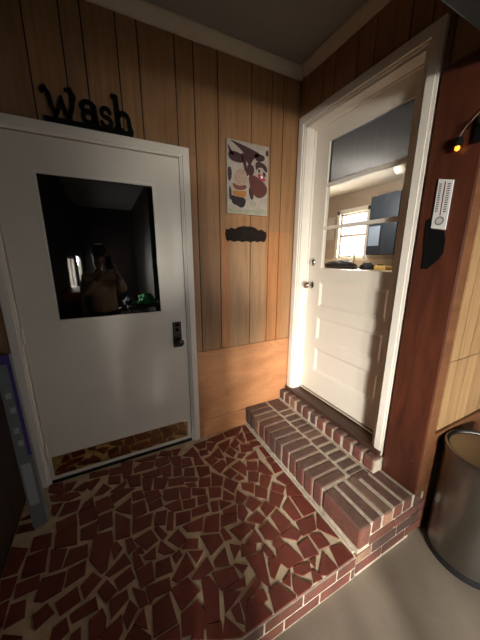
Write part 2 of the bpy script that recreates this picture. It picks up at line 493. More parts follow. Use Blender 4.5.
while y-pitch > -.985:                          # header bricks of the nose
    w_brick(br, (S1X, y-.004, .030), (-.240, y-pitch+.007, S1Z), pick(.5, .42)); y -= pitch; n += 1
ynose = y
yy = -.006; k = 0
while yy > -.97:                                # inner row: half bricks
    L = .19 if k == 0 else .0770
    w_brick(br, (-.226, yy-.004, .05), (-.100, max(yy-L+.007, ynose+.004), S1Z-.002), pick(.35, .6)); yy -= L; k += 1
xs = S1X; 
while xs < -.06:                                # end row, laid the other way
    w_brick(br, (xs+(-.002 if xs == S1X else .003), ynose-.006, .042 if xs == S1X else .085), (xs+.078, PY-.004, S1Z-.002), pick(.4, .45), .012); xs += .0845
w_brick(br, (-.004, -1.06, .080), (.062, PY-.002, .146), pick(), .010)
for c_, z0 in enumerate((.018, -.05, -.118)):   # stretcher courses of the step end
    x = S1X+(0 if c_ % 2 else -.0)
    first = .11 if c_ % 2 else .2
    while x < .10:
        L = first if x == S1X else .2
        if x == S1X and c_ == 0: x += .080; continue
        br.box((x+.004, PY-.002, z0+.003), (min(x+L-.004, .112), PY+.07, z0+.060), .005, pick(.7, .2)); x += L
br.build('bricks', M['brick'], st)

up = thing('brick_step', (-.045, -.49, S1Z), 'narrow upper course of upright bricks under the wooden door sill', 'step')
mo = MB(); mo.box((-.087, -.004, S1Z+.001), (-.002, -.982, S2Z-.006)); mo.build('mortar', M['mortar'], up)
br = MB(); y = -.006; p2 = .0815
while y-p2 > -.99:
    w_brick(br, (-.092, y-.004, S1Z+.004), (-.006, y-p2+.009, S2Z-.001), pick(.75, .18), .012); y -= p2
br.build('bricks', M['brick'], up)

# ------------------------------------------------------------------ back wall
def boards(mbk, edges, z0, z1, face, colfun, axis='x', t=.008, gap=.0035):
    for a, b in zip(edges, edges[1:]):
        cols = colfun(a, b)
        for (u, v, col) in cols:
            ga = gap if u == a else 0; gb = gap if v == b else 0
            if axis == 'x': mbk.box((u+ga, face, z0), (v-gb, face+t, z1), 0, col)
            else: mbk.box((face, u+ga, z0), (face+t, v-gb, z1), 0, col)
GREY = (.88, .83, .76, 1); BRN = (.78, .68, .58, 1); ORG = (.98, .68, .44, 1); TAN = (.92, .78, .64, 1)
UPB = (.80, .68, .54, 1)
stripes = {(-.65): [(-.65, -.575, ORG), (-.575, -.405, GREY)], (-.405): [(-.405, -.27, GREY), (-.27, -.245, ORG)], (-.245): [(-.245, -.145, ORG)], (-.145): [(-.145, -.10, ORG), (-.10, 0, TAN)]}
def colf(a, b):
    if a in stripes: return stripes[a]
    k = random.uniform(.9, 1.05); g = random.choice((UPB, UPB, BRN)); return [(a, b, (g[0]*k, g[1]*k, g[2]*k, 1))]
EB = [-1.97, -1.82, -1.62, -1.47, -1.378, -1.22, -1.115, -.915, -.805, -.65, -.405, -.245, -.145, 0]
D1L, D1R, D1T = -1.865, -.905, 2.045            # rough opening
mb = MB()
mb.box((LX-.1, .008, CZ), (D1L, .12, HZ)); mb.box((D1R, .008, CZ), (.1, .12, HZ)); mb.box((D1L, .008, D1T), (D1R, .12, HZ))
mb.box((D1L, .008, CZ), (D1R, .12, -.002))
wb = struct(mb.build('wall_back', M['board_gap']))
mb = MB()
up_e = [e_ for e_ in EB]
boards(mb, [e_ for e_ in EB if e_ <= -.80], 2.05, HZ, 0.0, colf)
boards(mb, [e_ for e_ in EB if e_ >= -.81], .737, 1.62, 0.0, colf)
boards(mb, [e_ for e_ in EB if e_ >= -.81], 1.62, HZ, 0.0, lambda a, b: [(a, b, UPB)])
boards(mb, [-1.97, -1.88], .0, 2.05, 0.0, lambda a, b: [(a, b, BRN)])
boards(mb, [-.89, -.805], .737, 2.05, 0.0, lambda a, b: [(a, b, TAN)])
mb.build('panelling', M['board'], wb)
mb = MB(); mb.box((-.89, -.006, .152), (-.001, .008, .735), .001)
mb.build('plywood_sheet', M['ply'], wb)
mb = MB(); mb.box((-.858, -.010, .0), (-.001, .008, .149), .002)
struct(mb.build('baseboard_back', M['ply']))

# crown moulding (two lengths) and ceiling
def crown(name, axis):
    mb = MB(); pr = [(0, HZ), (0, HZ-.062), (.012, HZ-.062), (.018, HZ-.05), (.042, HZ-.022), (.05, HZ-.010), (.05, HZ)]
    if axis == 'x': mb.prism([(LX, -a, z) for a, z in pr], (-LX-.0, 0, 0))
    else: mb.prism([(-a, -.05, z) for a, z in pr], (0, -6.5, 0))
    return struct(mb.build(name, M['crown']))
crown('trim_2', 'x'); crown('trim_3', 'y')
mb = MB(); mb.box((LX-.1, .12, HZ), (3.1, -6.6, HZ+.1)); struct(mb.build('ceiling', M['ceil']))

# ------------------------------------------------------------------ right wall with the kitchen door opening
Y1, Y2, KT, KB = -.085, -.905, 2.345, .258      # opening
DK = (.50, .40, .33, 1)
mb = MB()
mb.box((.008, .12, CZ), (.12, Y1, HZ)); mb.box((.008, Y1, KT), (.12, Y2, HZ)); mb.box((.008, Y2, .152), (.12, -.984, HZ)); mb.box((.008, -.984, 2.212), (.12, -1.157, HZ)); mb.box((.008, Y1, CZ), (.12, Y2, KB-.01))
wr = struct(mb.build('wall_right', M['board_gap']))
mb = MB()
boards(mb, [-1.178, -1.07, -.90, -.80, -.61, -.50, -.33, -.22, -.10, 0], 2.40, HZ, 0.0, lambda a, b: [(a, b, TAN)], 'y')
boards(mb, [-1.0, -.955], .15, 2.40, 0.0, lambda a, b: [(a, b, BRN)], 'y')
boards(mb, [-.03, 0], .15, 2.40, 0.0, lambda a, b: [(a, b, BRN)], 'y')
boards(mb, [-1.178, -1.0], 2.2, 2.40, 0.0, lambda a, b: [(a, b, TAN)], 'y')
mb.build('panelling', M['board'], wr)

# ------------------------------------------------------------------ left wall, with two windows further back; far walls
W1 = (-4.75, -3.45); W2 = (-6.35, -5.15); WZ0, WZ1 = .80, 1.45
mb = MB()
ys = [.12, W1[1], W1[0], W2[1], W2[0], -6.7]
mb.box((LX-.12, ys[0], CZ), (LX, ys[1], HZ)); mb.box((LX-.12, ys[2], CZ), (LX, ys[3], HZ)); mb.box((LX-.12, ys[4], CZ), (LX, ys[5], HZ))
for w in (W1, W2):
    mb.box((LX-.12, w[0], CZ), (LX, w[1], WZ0)); mb.box((LX-.12, w[0], WZ1), (LX, w[1], HZ))
wl = struct(mb.build('wall_left', M['darkwood']))
for i, w in enumerate((W1, W2)):
    mb = MB()
    for a, b in (((w[0], WZ0), (w[0]+.05, WZ1)), ((w[1]-.05, WZ0), (w[1], WZ1)), ((w[0], WZ0), (w[1], WZ0+.05)), ((w[0], WZ1-.05), (w[1], WZ1)), (((w[0]+w[1])/2-.02, WZ0), ((w[0]+w[1])/2+.02, WZ1))):
        mb.box((LX-.08, a[0], a[1]), (LX-.03, b[0], b[1]))
    f = struct(mb.build('window_%d' % (i+1), M['trimwhite']))
    mb = MB(); mb.box((LX-.058, w[0]+.04, WZ0+.04), (LX-.052, w[1]-.04, WZ1-.04)); mb.build('glass_pane', M['glass'], f)
mb = MB(); mb.box((LX-.1, -6.6, CZ), (-.5, -6.72, HZ)); struct(mb.build('wall_front', M['darkwood']))
mb = MB(); mb.box((-.5, -3.52, CZ), (-.62, -6.72, HZ)); struct(mb.build('wall_partition', M['darkwood']))
W4 = (-.42, .95, .25, 1.85)                     # invented glazed opening behind the photographer, added for a fill lamp
mb = MB(); mb.box((-.62, -3.40, CZ), (W4[0], -3.52, HZ)); mb.box((W4[1], -3.40, CZ), (3.1, -3.52, HZ))
mb.box((W4[0], -3.40, CZ), (W4[1], -3.52, W4[2])); mb.box((W4[0], -3.40, W4[3]), (W4[1], -3.52, HZ)); struct(mb.build('wall_behind', M['darkwood']))
mb = MB()
for a, b in (((W4[0], W4[2]), (W4[0]+.05, W4[3])), ((W4[1]-.05, W4[2]), (W4[1], W4[3])), ((W4[0], W4[2]), (W4[1], W4[2]+.05)), ((W4[0], W4[3]-.05), (W4[1], W4[3])), ((.245, W4[2]), (.285, W4[3]))):
    mb.box((a[0], -3.49, a[1]), (b[0], -3.43, b[1]))
f4 = struct(mb.build('window_4', M['trimwhite']))
mb = MB(); mb.box((W4[0]+.04, -3.462, W4[2]+.04), (W4[1]-.04, -3.456, W4[3]-.04)); mb.build('glass_pane', M['glass'], f4)
mb = MB(); mb.box((3.0, -1.05, CZ), (3.12, -6.6, HZ)); struct(mb.build('wall_far', M['darkwood']))

# wall that faces the camera on the right, behind the bin
mb = MB()
mb.box((.125, -1.05, CZ), (3.0, -1.158, HZ)); mb.box((.062, -1.150, CZ), (.125, -1.158, HZ))
wo = struct(mb.build('wall_outer', M['board_gap']))
mb = MB()
def tcol(a, b):
    k = random.uniform(.92, 1.06); return [(a, b, (k, k*.98, k*.95, 1))]
E2 = [.062, .11, .185, .29, .40, .55, .66, .82, .98, 1.10, 1.3, 1.5, 1.7, 1.9, 2.2, 2.5, 2.8, 3.0]
boards(mb, E2, .518, .912, -1.168, tcol, 'x', .010); boards(mb, E2, .916, HZ, -1.168, tcol, 'x', .010)
mb.build('panelling', M['tanboard'], wo)
mb = MB(); mb.box((.107, -1.180, CZ), (3.0, -1.160, .515)); mb.box((.060, -1.180, .150), (.107, -1.160, .515), .003)
struct(mb.build('baseboard_outer', M['brownboard']))

# dark red-brown post beside the kitchen door
pt = thing('wooden_post', (.04, -1.09, .15), 'dark red-brown stained wooden post right of the white kitchen door', 'post')
mb = MB(); mb.box((-.022, -1.182, .168), (.058, -.986, 2.21), .004); mb.build('post_body', M['post'], pt)
mb = MB(); mb.box((-.018, -1.187, .168), (.056, -1.182, 2.20), .001)
tag(mb.build('face_strip', M['brownboard'], pt), 'lighter orange-brown face of the post')
mb = MB()
for y_, z_ in ((-1.03, .42), (-1.14, .36), (-1.05, .80), (-1.13, .62), (-1.165, .50)):
    mb = MB(); mb.lathe([(.0032, -.0235), (.0032, -.0215)], (0, y_, z_), 8, 'x'); mb.build('nail_head', M['chrome'], pt)

# overhead beam, upper right
bmz = 2.137
b = thing('ceiling_beam', (.5, -1.26, bmz), 'dark grey painted beam crossing overhead in the upper right corner', 'beam')
mb = MB(); mb.prism([(LX, -1.20, HZ), (LX, -1.20, bmz+.012), (LX, -1.212, bmz), (LX, -1.275, bmz), (LX, -1.29, bmz+.014), (LX, -1.29, HZ)], (4.97, 0, 0))
mb.build('beam_body', M['beam'], b)
mb = MB(); mb.box((LX, -1.292, bmz+.05), (3.0, -1.34, bmz+.2), .01); tag(mb.build('face_board', M['black'], b), 'near-black board along the beam')

# ------------------------------------------------------------------ door 1 : wash room door
d1 = setting('door_1', (-1.385, 0, 0))
mb = MB()
CL, CR, CT = -1.908, -.858, 2.087               # casing outer edges
def casing(mbk, ax, face, l, r, b_, t_, w=.055, wb=None, dep=.02, sgn=-1):
    """casing as three stepped strips"""
    for (i0, i1, dd) in ((0, .22, .85), (.22, .80, 1.0), (.80, 1, .6)):
        a0, a1 = i0*w, i1*w; d = face+sgn*dep*dd; q = face-sgn*.004
        def bx(u0, v0, u1, v1):
            if ax == 'x': mbk.box((u0, d, v0), (u1, q, v1))
            else: mbk.box((d, u0, v0), (q, u1, v1))
        bx(l+a0, b_, l+a1, t_-a1); bx(r-a1, b_, r-a0, t_-a1); bx(l+a0, t_-a1, r-a0, t_-a0)
casing(mb, 'x', 0.0, CL, CR, 0.0, CT, .052)
mb.build('casing', M['trimwhite'], d1)
mb = MB(); mb.box((D1L, -.006, 0), (D1L+.014, .11, 2.04)); mb.box((D1R-.0, -.006, 0), (D1R-.014, .11, 2.04)); mb.box((D1L, -.006, D1T-.014), (D1R, .11, D1T))
mb.build('jamb', M['trimwhite'], d1)
mb = MB(); mb.box((D1L+.014, .05, 0.001), (D1R-.014, .11, D1T-.014)); mb.build('stop', M['board_gap'], d1)
LL, LR, LT = -1.847, -.922, 2.026
mb = MB()
GX0, GX1, GZ0, GZ1 = -1.672, -1.085, 1.065, 1.855
mb.box((LL, .002, .022), (GX0, .042, LT)); mb.box((GX1, .002, .022), (LR, .042, LT))
mb.box((GX0, .002, .022), (GX1, .042, GZ0)); mb.box((GX0, .002, GZ1), (GX1, .042, LT))
leaf = mb.build('door_leaf', M['white'], d1)
mb = MB()
for a, c2 in (((GX0-.008, GZ0-.008), (GX0+.006, GZ1+.008)), ((GX1-.006, GZ0-.008), (GX1+.008, GZ1+.008)), ((GX0, GZ0-.008), (GX1, GZ0+.006)), ((GX0, GZ1-.006), (GX1, GZ1+.008))):
    mb.box((a[0], -.003, a[1]), (c2[0], .02, c2[1]), .001)
mb.build('glazing_bead', M['trimwhite'], d1)
mb = MB(); mb.box((GX0, .012, GZ0), (GX1, .018, GZ1)); tag(mb.build('glass_pane', M['mirrorglass'], d1), 'dark reflective glass')
mb = MB(); mb.box((-1.828, -.001, .050), (-.952, .002, .190), .0006); kp = tag(mb.build('kick_plate', M['brass'], d1), 'brass kick plate')
mb = MB(); mb.box((LL, -.004, .0), (LR, .046, .018), .002); mb.build('threshold', M['bronze'], d1)
mb = MB(); mb.box((-1.020, -.006, .800), (-.960, .002, .985), .003); hd = tag(mb.build('handle_plate', M['bronze'], d1), 'tall dark bronze escutcheon')
mb = MB(); mb.lathe([(.012, 0), (.012, -.02), (.024, -.03), (.027, -.045), (.022, -.058), (.008, -.062)], (-.982, -.006, .845), 28, 'y'); mb.build('knob', M['bronze'], hd, True)
mb = MB(); mb.lathe([(.012, 0), (.012, -.006), (.008, -.010)], (-.990, -.006, .93), 20, 'y'); mb.box((-1.004, -.010, .955), (-.976, -.005, .975)); mb.build('keyhole_cover', M['black'], hd, True)
for z_ in (.24, 1.0, 1.8):
    mb = MB(); mb.lathe([(.007, z_-.045), (.007, z_+.045)], (LL+.001, -.006, 0), 12); mb.build('hinge', M['trimwhite'], d1)

# ------------------------------------------------------------------ door 2 : kitchen door
d2 = setting('door_2', (0, -.495, .258))
mb = MB(); casing(mb, 'y', 0.0, -.972, -.022, .256, 2.412, .064, dep=.022); mb.build('casing', M['trimwhite'], d2)
mb = MB()
mb.box((-.004, Y1, KB), (.12, Y1-.012, KT)); mb.box((-.004, Y2, KB), (.12, Y2+.012, KT)); mb.box((-.004, Y1, KT-.012), (.12, Y2, KT))
mb.box((.07, Y1-.012, KB), (.083, Y1-.022, KT)); mb.box((.07, Y2+.012, KB), (.083, Y2+.022, KT)); mb.box((.07, Y1, KT-.012), (.083, Y2, KT-.022))
mb.build('jamb', M['trimwhite'], d2)
mb = MB(); mb.box((-.040, -.030, .256), (-.002, -.966, .284), .004); mb.box((-.002, Y1-.0, .256), (.12, Y2, .284)); mb.build('sill', M['sillwood'], d2)
mb = MB(); mb.box((.060, Y1-.012, .284), (.118, Y2+.012, .302), .003); mb.build('threshold', M['chrome'], d2)
F0, F1 = .084, .118                              # leaf faces
LY0, LY1, LZ0, LZ1 = Y1-.014, Y2+.014, .306, 2.330
gy0, gy1, gz0, gz1 = -.240, -.812, 1.345, 2.215
mb = MB()
mb.box((F0, LY0, LZ0), (F1, gy0, LZ1)); mb.box((F0, gy1, LZ0), (F1, LY1, LZ1))
mb.box((F0, gy0, gz1), (F1, gy1, LZ1)); 
rails = [(gz0, 1.245), (1.05, .965), (.775, .70), (.50, LZ0)]
for z1_, z0_ in rails: mb.box((F0, gy0, z0_), (F1, gy1, z1_))
mb.build('door_leaf', M['white'], d2)
for z1_, z0_ in ((1.245, 1.05), (.965, .775), (.70, .50)):
    mb = MB()
    mb.box((F0+.012, gy0, z0_), (F1-.006, gy1, z1_))
    m_ = .022
    pr = [(gy0-.001, z0_), (gy1+.001, z0_), (gy1+.001, z1_), (gy0-.001, z1_)]; pi = [(gy0-m_, z0_+m_), (gy1+m_, z0_+m_), (gy1+m_, z1_-m_), (gy0-m_, z1_-m_)]
    vs = [(F0+.0005, a, c_) for a, c_ in pr]+[(F0+.0118, a, c_) for a, c_ in pi]
    mb.poly(vs, [(i, (i+1) % 4, 4+(i+1) % 4, 4+i) for i in range(4)])
    mb.build('panel', M['white'], d2)
mb = MB()
for z_ in (1.935, 1.640): mb.box((F0+.002, gy0, z_-.012), (F1-.002, gy1, z_+.012), .003)
mb.build('muntin', M['trimwhite'], d2)
for z0_, z1_, mt, lb in ((1.947, gz1, 'smoky', 'darker upper pane'), (1.652, 1.923, 'glass', None), (gz0, 1.628, 'glass', None)):
    mb = MB(); mb.box((.099, gy0, z0_), (.103, gy1, z1_)); g = mb.build('glass_pane', M[mt], d2)
    if lb: g['label'] = lb
mb = MB(); mb.lathe([(.030, 0), (.030, -.006), (.026, -.012), (.018, -.014), (.012, -.02)], (F0, -.150, 1.392), 28, 'x'); tag(mb.build('deadbolt', M['chrome'], d2, True), 'round nickel deadbolt')
mb = MB(); mb.lathe([(.031, 0), (.031, -.005), (.022, -.012), (.010, -.016), (.010, -.035), (.024, -.044), (.028, -.058), (.022, -.070), (.006, -.074)], (F0, -.150, 1.213), 28, 'x'); tag(mb.build('knob', M['chrome'], d2, True), 'round nickel knob')
# ------------------------------------------------------------------ "wash" letters on the door casing
sg = thing('letter_sign', (-1.385, -.012, 2.087), 'black cut-out sign spelling wash in curly letters, standing on the door casing', 'sign')
def stroke(mb, pts, w, y0=-.019, y1=-.007):
    n = len(pts); ws = w if isinstance(w, list) else [w]*n
    L, R = [], []
    for i, (x, z) in enumerate(pts):
        a = pts[max(i-1, 0)]; b = pts[min(i+1, n-1)]; dx, dz = b[0]-a[0], b[1]-a[1]; d = math.hypot(dx, dz) or 1
        L.append((x-dz/d*ws[i]/2, z+dx/d*ws[i]/2)); R.append((x+dz/d*ws[i]/2, z-dx/d*ws[i]/2))
    for i in range(n-1):
        q = [L[i], L[i+1], R[i+1], R[i]]
        mb.prism([(x, y0, z) for x, z in q], (0, y1-y0, 0))
    for i in range(n):
        mb.lathe([(ws[i]*.5, y0+.0003), (ws[i]*.5, y1-.0003)], (pts[i][0], 0, pts[i][1]), 12, 'y')
def arc(cx, cz, rx, rz, a0, a1, n=14): return [(cx+rx*math.cos(math.radians(a0+(a1-a0)*i/n)), cz+rz*math.sin(math.radians(a0+(a1-a0)*i/n))) for i in range(n+1)]
ZB = 2.110
def letter(*strokes):
    mb = MB()
    for s_, w in strokes: stroke(mb, s_, w)
    return mb.build('letter', M['black'], sg)
mb = MB(); mb.box((-1.592, -.024, 2.0872), (-1.178, -.004, 2.112), .002); mb.build('base_bar', M['black'], sg)
X = -1.575      # w
letter(([(X-.010, ZB+.112), (X+.002, ZB+.126), (X+.016, ZB+.104), (X+.026, ZB+.05), (X+.036, ZB+.008)], [.020, .022, .020, .019, .018]),
       ([(X+.036, ZB+.008), (X+.054, ZB+.050), (X+.068, ZB+.098)], [.018, .014, .014]), ([(X+.068, ZB+.098), (X+.078, ZB+.050), (X+.092, ZB+.008)], [.014, .018, .019]),
       ([(X+.092, ZB+.008), (X+.112, ZB+.060), (X+.124, ZB+.112), (X+.112, ZB+.140), (X+.094, ZB+.134)], [.018, .018, .018, .018, .015]))
X = -1.392      # a
letter((arc(X, ZB+.034, .024, .026, 0, 360, 20), .022), ([(X+.028, ZB+.088), (X+.030, ZB+.05), (X+.036, ZB+.006)], [.026, .026, .026]), (arc(X+.002, ZB+.082, .027, .022, 10, 190), .020), ([(X-.026, ZB+.080), (X-.024, ZB+.072)], .026))
X = -1.308      # s
letter((arc(X, ZB+.072, .020, .021, 10, 270), .020), (arc(X, ZB+.028, .023, .023, 90, -170), .020))
X = -1.252      # h
letter(([(X-.016, ZB+.158), (X-.002, ZB+.156), (X+.000, ZB+.10), (X+.002, ZB)], [.022, .026, .026, .028]), (arc(X+.030, ZB+.056, .026, .030, 170, 0), .022), ([(X+.056, ZB+.056), (X+.058, ZB+.03), (X+.064, ZB)], [.024, .024, .030]), ([(X-.016, ZB+.006), (X+.02, ZB+.006)], .016))

# ------------------------------------------------------------------ canvas print of cows
cv = thing('canvas_print', (-.44, -.014, 1.73), 'small frameless canvas print of brown and white cow faces hung on the panelled wall', 'picture')
cx0, cx1, cz0, cz1 = -.602, -.276, 1.728, 2.187
mb = MB(); mb.box((cx0, -.022, cz0), (cx1, -.001, cz1), .001); mb.build('canvas', plain('canvas_cream', (160, 148, 134), .85, var=.16, scale=14), cv)
cow = {'cow_brown_patch': ((62, 34, 34), [[(.03, 0), (.3, .03), (.75, .1), (.80, .14), (.62, .20), (.56, .30), (.46, .27), (.42, .16), (.22, .06)], [(.02, .15), (.2, .14), (.36, .17), (.40, .28), (.2, .29), (.03, .25)], [(0, .36), (.1, .36), (.11, .5), (.03, .58)],
        [(.46, .28), (.62, .28), (.66, .38), (.57, .46), (.48, .42)], [(0, .04), (.10, .14), (.2, .2), (.06, .2)], [(.3, .14), (.44, .16), (.46, .34), (.52, .44), (.44, .46), (.38, .3)], [(.62, .12), (.9, .12), (.92, .2), (.7, .24)], [(.56, .56), (.5, .66), (.58, .8), (.66, .74)], [(.1, .66), (.04, .6), (.04, .8), (.1, .82)], [(.66, .24), (.8, .22), (.97, .27), (.99, .37), (.9, .34), (.86, .30), (.74, .31), (.7, .37)], [(.95, .0+.04), (1, .05), (1, .14), (.92, .12)], [(.74, .33), (.80, .33), (.80, .38), (.75, .38)], [(.86, .36), (.93, .36), (.95, .43), (.88, .42)]]),
       'cow_brown_muzzle': ((84, 44, 32), [[(.50, .44), (.62, .42), (.78, .46), (1, .56), (.98, .68), (.82, .75), (.66, .73), (.54, .60)]]),
       'cow_tan_muzzle': ((158, 132, 112), [[(.18, .40), (.40, .35), (.48, .45), (.46, .56), (.28, .60), (.14, .56)]]),
       'cow_shadow': ((112, 62, 46), [[(.12, .56), (.26, .61), (.46, .57), (.46, .64), (.26, .67), (.13, .63)]]),
       'cow_orange': ((160, 104, 56), [[(.12, .67), (.30, .68), (.46, .65), (.46, .75), (.3, .77), (.12, .74)]]),
       'cow_mouth': ((34, 26, 26), [[(.08, .73), (.2, .76), (.45, .76), (.43, .88), (.33, .92), (.22, .88), (.1, .86)]]),
       'cow_pink_nose': ((150, 52, 62), [[(.72, .40), (.80, .39), (.90, .42), (.95, .48), (.86, .50), (.76, .48)]]),
       'cow_white_spot': ((222, 214, 208), [[(.80, .42), (.85, .41), (.88, .45), (.83, .46)]]),
       'cow_green_field': ((146, 142, 118), [[(.05, .93), (.3, .95), (.6, .92), (.98, .9), (1, 1), (0, 1)], [(.55, .78), (.7, .80), (.72, .9), (.55, .88)]])}
yk = 0
for nm, (c_, pls) in cow.items():
    mb = MB(); yk += 1
    for P in pls:
        for _ in range(2):                        # soften the brush outline
            P = [q for i in range(len(P)) for q in ((P[i][0]*.75+P[(i+1) % len(P)][0]*.25, P[i][1]*.75+P[(i+1) % len(P)][1]*.25), (P[i][0]*.25+P[(i+1) % len(P)][0]*.75, P[i][1]*.25+P[(i+1) % len(P)][1]*.75))]
        mb.prism([(cx0+.002+min(max(u, 0), 1)*(cx1-cx0-.004), -.0221-.00012*yk, cz1-.002-min(max(v_, 0), 1)*(cz1-cz0-.004)) for u, v_ in P], (0, .00025, 0))
    o_ = mb.build(nm.replace('cow_', 'painted_'), plain(nm, c_, .8, var=.2, scale=60), cv)

# scalloped plaque
mb = MB(); px0, px1, pzc = -.612, -.268, 1.590
top = [(0, .0), (.02, .32), (.08, .30), (.12, .42), (.24, .36), (.30, .50), (.42, .58), (.5, .56), (.6, .58), (.72, .48), (.78, .34), (.88, .40), (.93, .28), (.98, .26), (1, 0)]
bot = [(.97, -.36), (.93, -.46), (.86, -.38), (.78, -.48), (.7, -.40), (.6, -.50), (.5, -.42), (.4, -.50), (.3, -.42), (.2, -.50), (.12, -.40), (.06, -.46), (.03, -.36)]
mb.prism([(px0+u*(px1-px0), -.010, pzc+v_*.104) for u, v_ in top+bot], (0, .009, 0))
pq = mb.build('wall_plaque', M['plaque']); tag(pq, 'dark scalloped metal plaque on the panelling below the cow canvas', 'plaque')

# ------------------------------------------------------------------ thermometer, bulb and plaque on the post
th = thing('thermometer', (-.026, -1.078, 1.55), 'white strip thermometer with two scale columns mounted on the dark post', 'thermometer')
mb = MB(); mb.prism([(-.030, -1.107, 1.548), (-.030, -1.048, 1.560), (-.030, -1.048, 1.767), (-.030, -1.107, 1.750)], (.007, 0, 0)); mb.build('face_plate', plain('thermometer_white', (214, 212, 206), .4, var=.03), th)
mb = MB()
for k in range(13):
    z_ = 1.630+k*.0093; 
    mb.box((-.0305, -1.064, z_), (-.0300, -1.055, z_+.004))
mb.box((-.0302, -1.0545, 1.628), (-.0300, -1.0540, 1.750)); mb.build('scale', M['black'], th)
mb = MB()
for k in range(13):
    z_ = 1.624+k*.0093; mb.box((-.0305, -1.099, z_), (-.0300, -1.087, z_+.004))
mb.build('scale', M['black'], th)
mb = MB(); mb.box((-.0308, -1.079, 1.612), (-.0300, -1.075, 1.750)); tag(mb.build('glass_tube', plain('tube_red', (120, 60, 52), .3), th), 'thin reddish tube')
mb = MB(); mb.lathe([(.019, -.0305), (.019, -.030)], (0, -1.078, 1.588), 24, 'x'); dl = tag(mb.build('dial', plain('dial_grey', (128, 126, 122), .4), th), 'round grey dial')
mb = MB(); mb.lathe([(.012, -.0311), (.012, -.0305)], (0, -1.078, 1.588), 20, 'x'); mb.build('dial_centre', plain('dial_pale', (190, 188, 182), .4), dl)
mb = MB()
mb.prism([(-.026, y_, z_) for y_, z_ in ((-1.102, 1.543), (-1.113, 1.504), (-1.114, 1.448), (-1.099, 1.417), (-1.058, 1.375), (-1.032, 1.374), (-1.032, 1.43), (-1.024, 1.509), (-1.019, 1.595), (-1.035, 1.606), (-1.051, 1.556))], (.0036, 0, 0))
hg = mb.build('iron_plate', M['black']); tag(hg, 'black leaf-shaped iron plate on the post just below the thermometer', 'plate')

sl = thing('string_light', (-.05, -1.09, 1.88), 'small glowing amber bulb in a black socket hanging on the dark post', 'light')
mb = MB(); mb.lathe([(.004, .022), (.012, .018), (.0165, 0), (.015, -.012), (.013, -.014)], (-.045, -1.107, 1.887), 20); mb.build('socket', M['black'], sl, True)
mb = MB(); mb.lathe([(.007, .0), (.0095, -.008), (.008, -.015), (.003, -.019)], (-.045, -1.107, 1.875), 20); tag(mb.build('bulb', plain('amber_bulb', (255, 170, 60), .3, emit=(255, 150, 40), estr=1.0), sl, True), 'amber glowing bulb')
mb = MB(); mb.tube([(-.045, -1.107, 1.907), (-.04, -1.12, 1.935), (-.028, -1.16, 1.985), (-.025, -1.19, 2.03), (.02, -1.195, 2.08)], .0016, 6); tag(mb.build('wire', plain('wire_brown', (110, 86, 60), .5), sl), 'thin wire')
hk = thing('wire_bracket', (-.03, -1.16, 1.90), 'small black bracket at the right edge of the dark post beside the amber bulb', 'bracket')
mb = MB(); mb.box((-.036, -1.186, 1.87), (-.022, -1.152, 1.965), .003); mb.build('bracket_plate', M['black'], hk)
mb = MB(); mb.tube([(-.034, -1.17, 1.93), (-.06, -1.172, 1.93), (-.065, -1.172, 1.95)], .005, 8); mb.build('hook', M['black'], hk)

# ------------------------------------------------------------------ stainless bin
BX, BY, BR = .200, -1.368, .180
tc = thing('trash_can', (BX, BY, CZ), 'round brushed stainless steel bin with flat lid and black base ring on the concrete', 'bin')
mb = MB(); mb.lathe([(.176, CZ+.03), (.176, CZ+.60)], (BX, BY, 0), 72); mb.build('body', M['steel'], tc, True)
mb = MB(); mb.lathe([(BR, CZ+.0005), (BR+.002, CZ+.008), (BR, CZ+.032), (.170, CZ+.034)], (BX, BY, 0), 72); tag(mb.build('base_ring', M['rubber'], tc, True), 'black base ring')
mb = MB(); mb.lathe([(.170, CZ+.598), (.180, CZ+.600), (.182, CZ+.625), (.180, CZ+.640), (.172, CZ+.644), (.164, CZ+.640), (.160, CZ+.632), (.0, CZ+.645)], (BX, BY, 0), 72); ld = mb.build('lid', M['steel'], tc, True)
mb = MB(); mb.box((BX-.04, BY-.20, CZ+.004), (BX+.04, BY-.178, CZ+.016), .004); mb.build('pedal', M['rubber'], tc)

# ------------------------------------------------------------------ narrow carton leaning in the left corner
bx = thing('narrow_carton', (-1.856, -.29, .0), 'tall narrow grey and purple carton leaning in the corner left of the wash door', 'carton')
p0, p1 = Vector((-1.852, -.298, .004)), Vector((-1.930, -.075, .925))
zx = (p1-p0).normalized(); xx = Vector((1, 0, 0)); yx = zx.cross(xx).normalized(); xx = yx.cross(zx).normalized()
Mx = Matrix((xx, yx, zx)).transposed().to_4x4(); Mx.translation = p0
LN = (p1-p0).length
def cb(a, b_, nm, mt, lb=None, bev=0, par=None):
    mb = MB(); mb.box(a, b_, 0, mat=Mx); o_ = mb.build(nm, mt, par or bx)
    if lb: o_['label'] = lb
    return o_
gy = plain('carton_grey', (116, 120, 120), .45, var=.06); pu = plain('carton_purple', (74, 54, 120), .45, var=.08); wp = plain('label_white', (166, 168, 168), .5, var=.03)
body = cb((-.033, -.018, .012), (.033, .018, LN), 'carton_body', gy)
cb((-.0332, -.0189, LN-.05), (.0332, -.0181, LN), 'top_band', pu, 'purple band at the top')
cb((.016, -.0189, .40), (.0332, -.0181, LN-.05), 'edge_stripe', pu, 'purple stripe')
cb((-.024, -.0192, .13), (.018, -.0182, .36), 'paper_label', wp, 'blank pale label')
for i_, zz in enumerate((.72, .64, .53, .46)):
    cb((-.018+.006*(i_ % 2), -.0192, zz), (.004+.006*(i_ % 2), -.0182, zz+.030), 'printed_picture', wp)

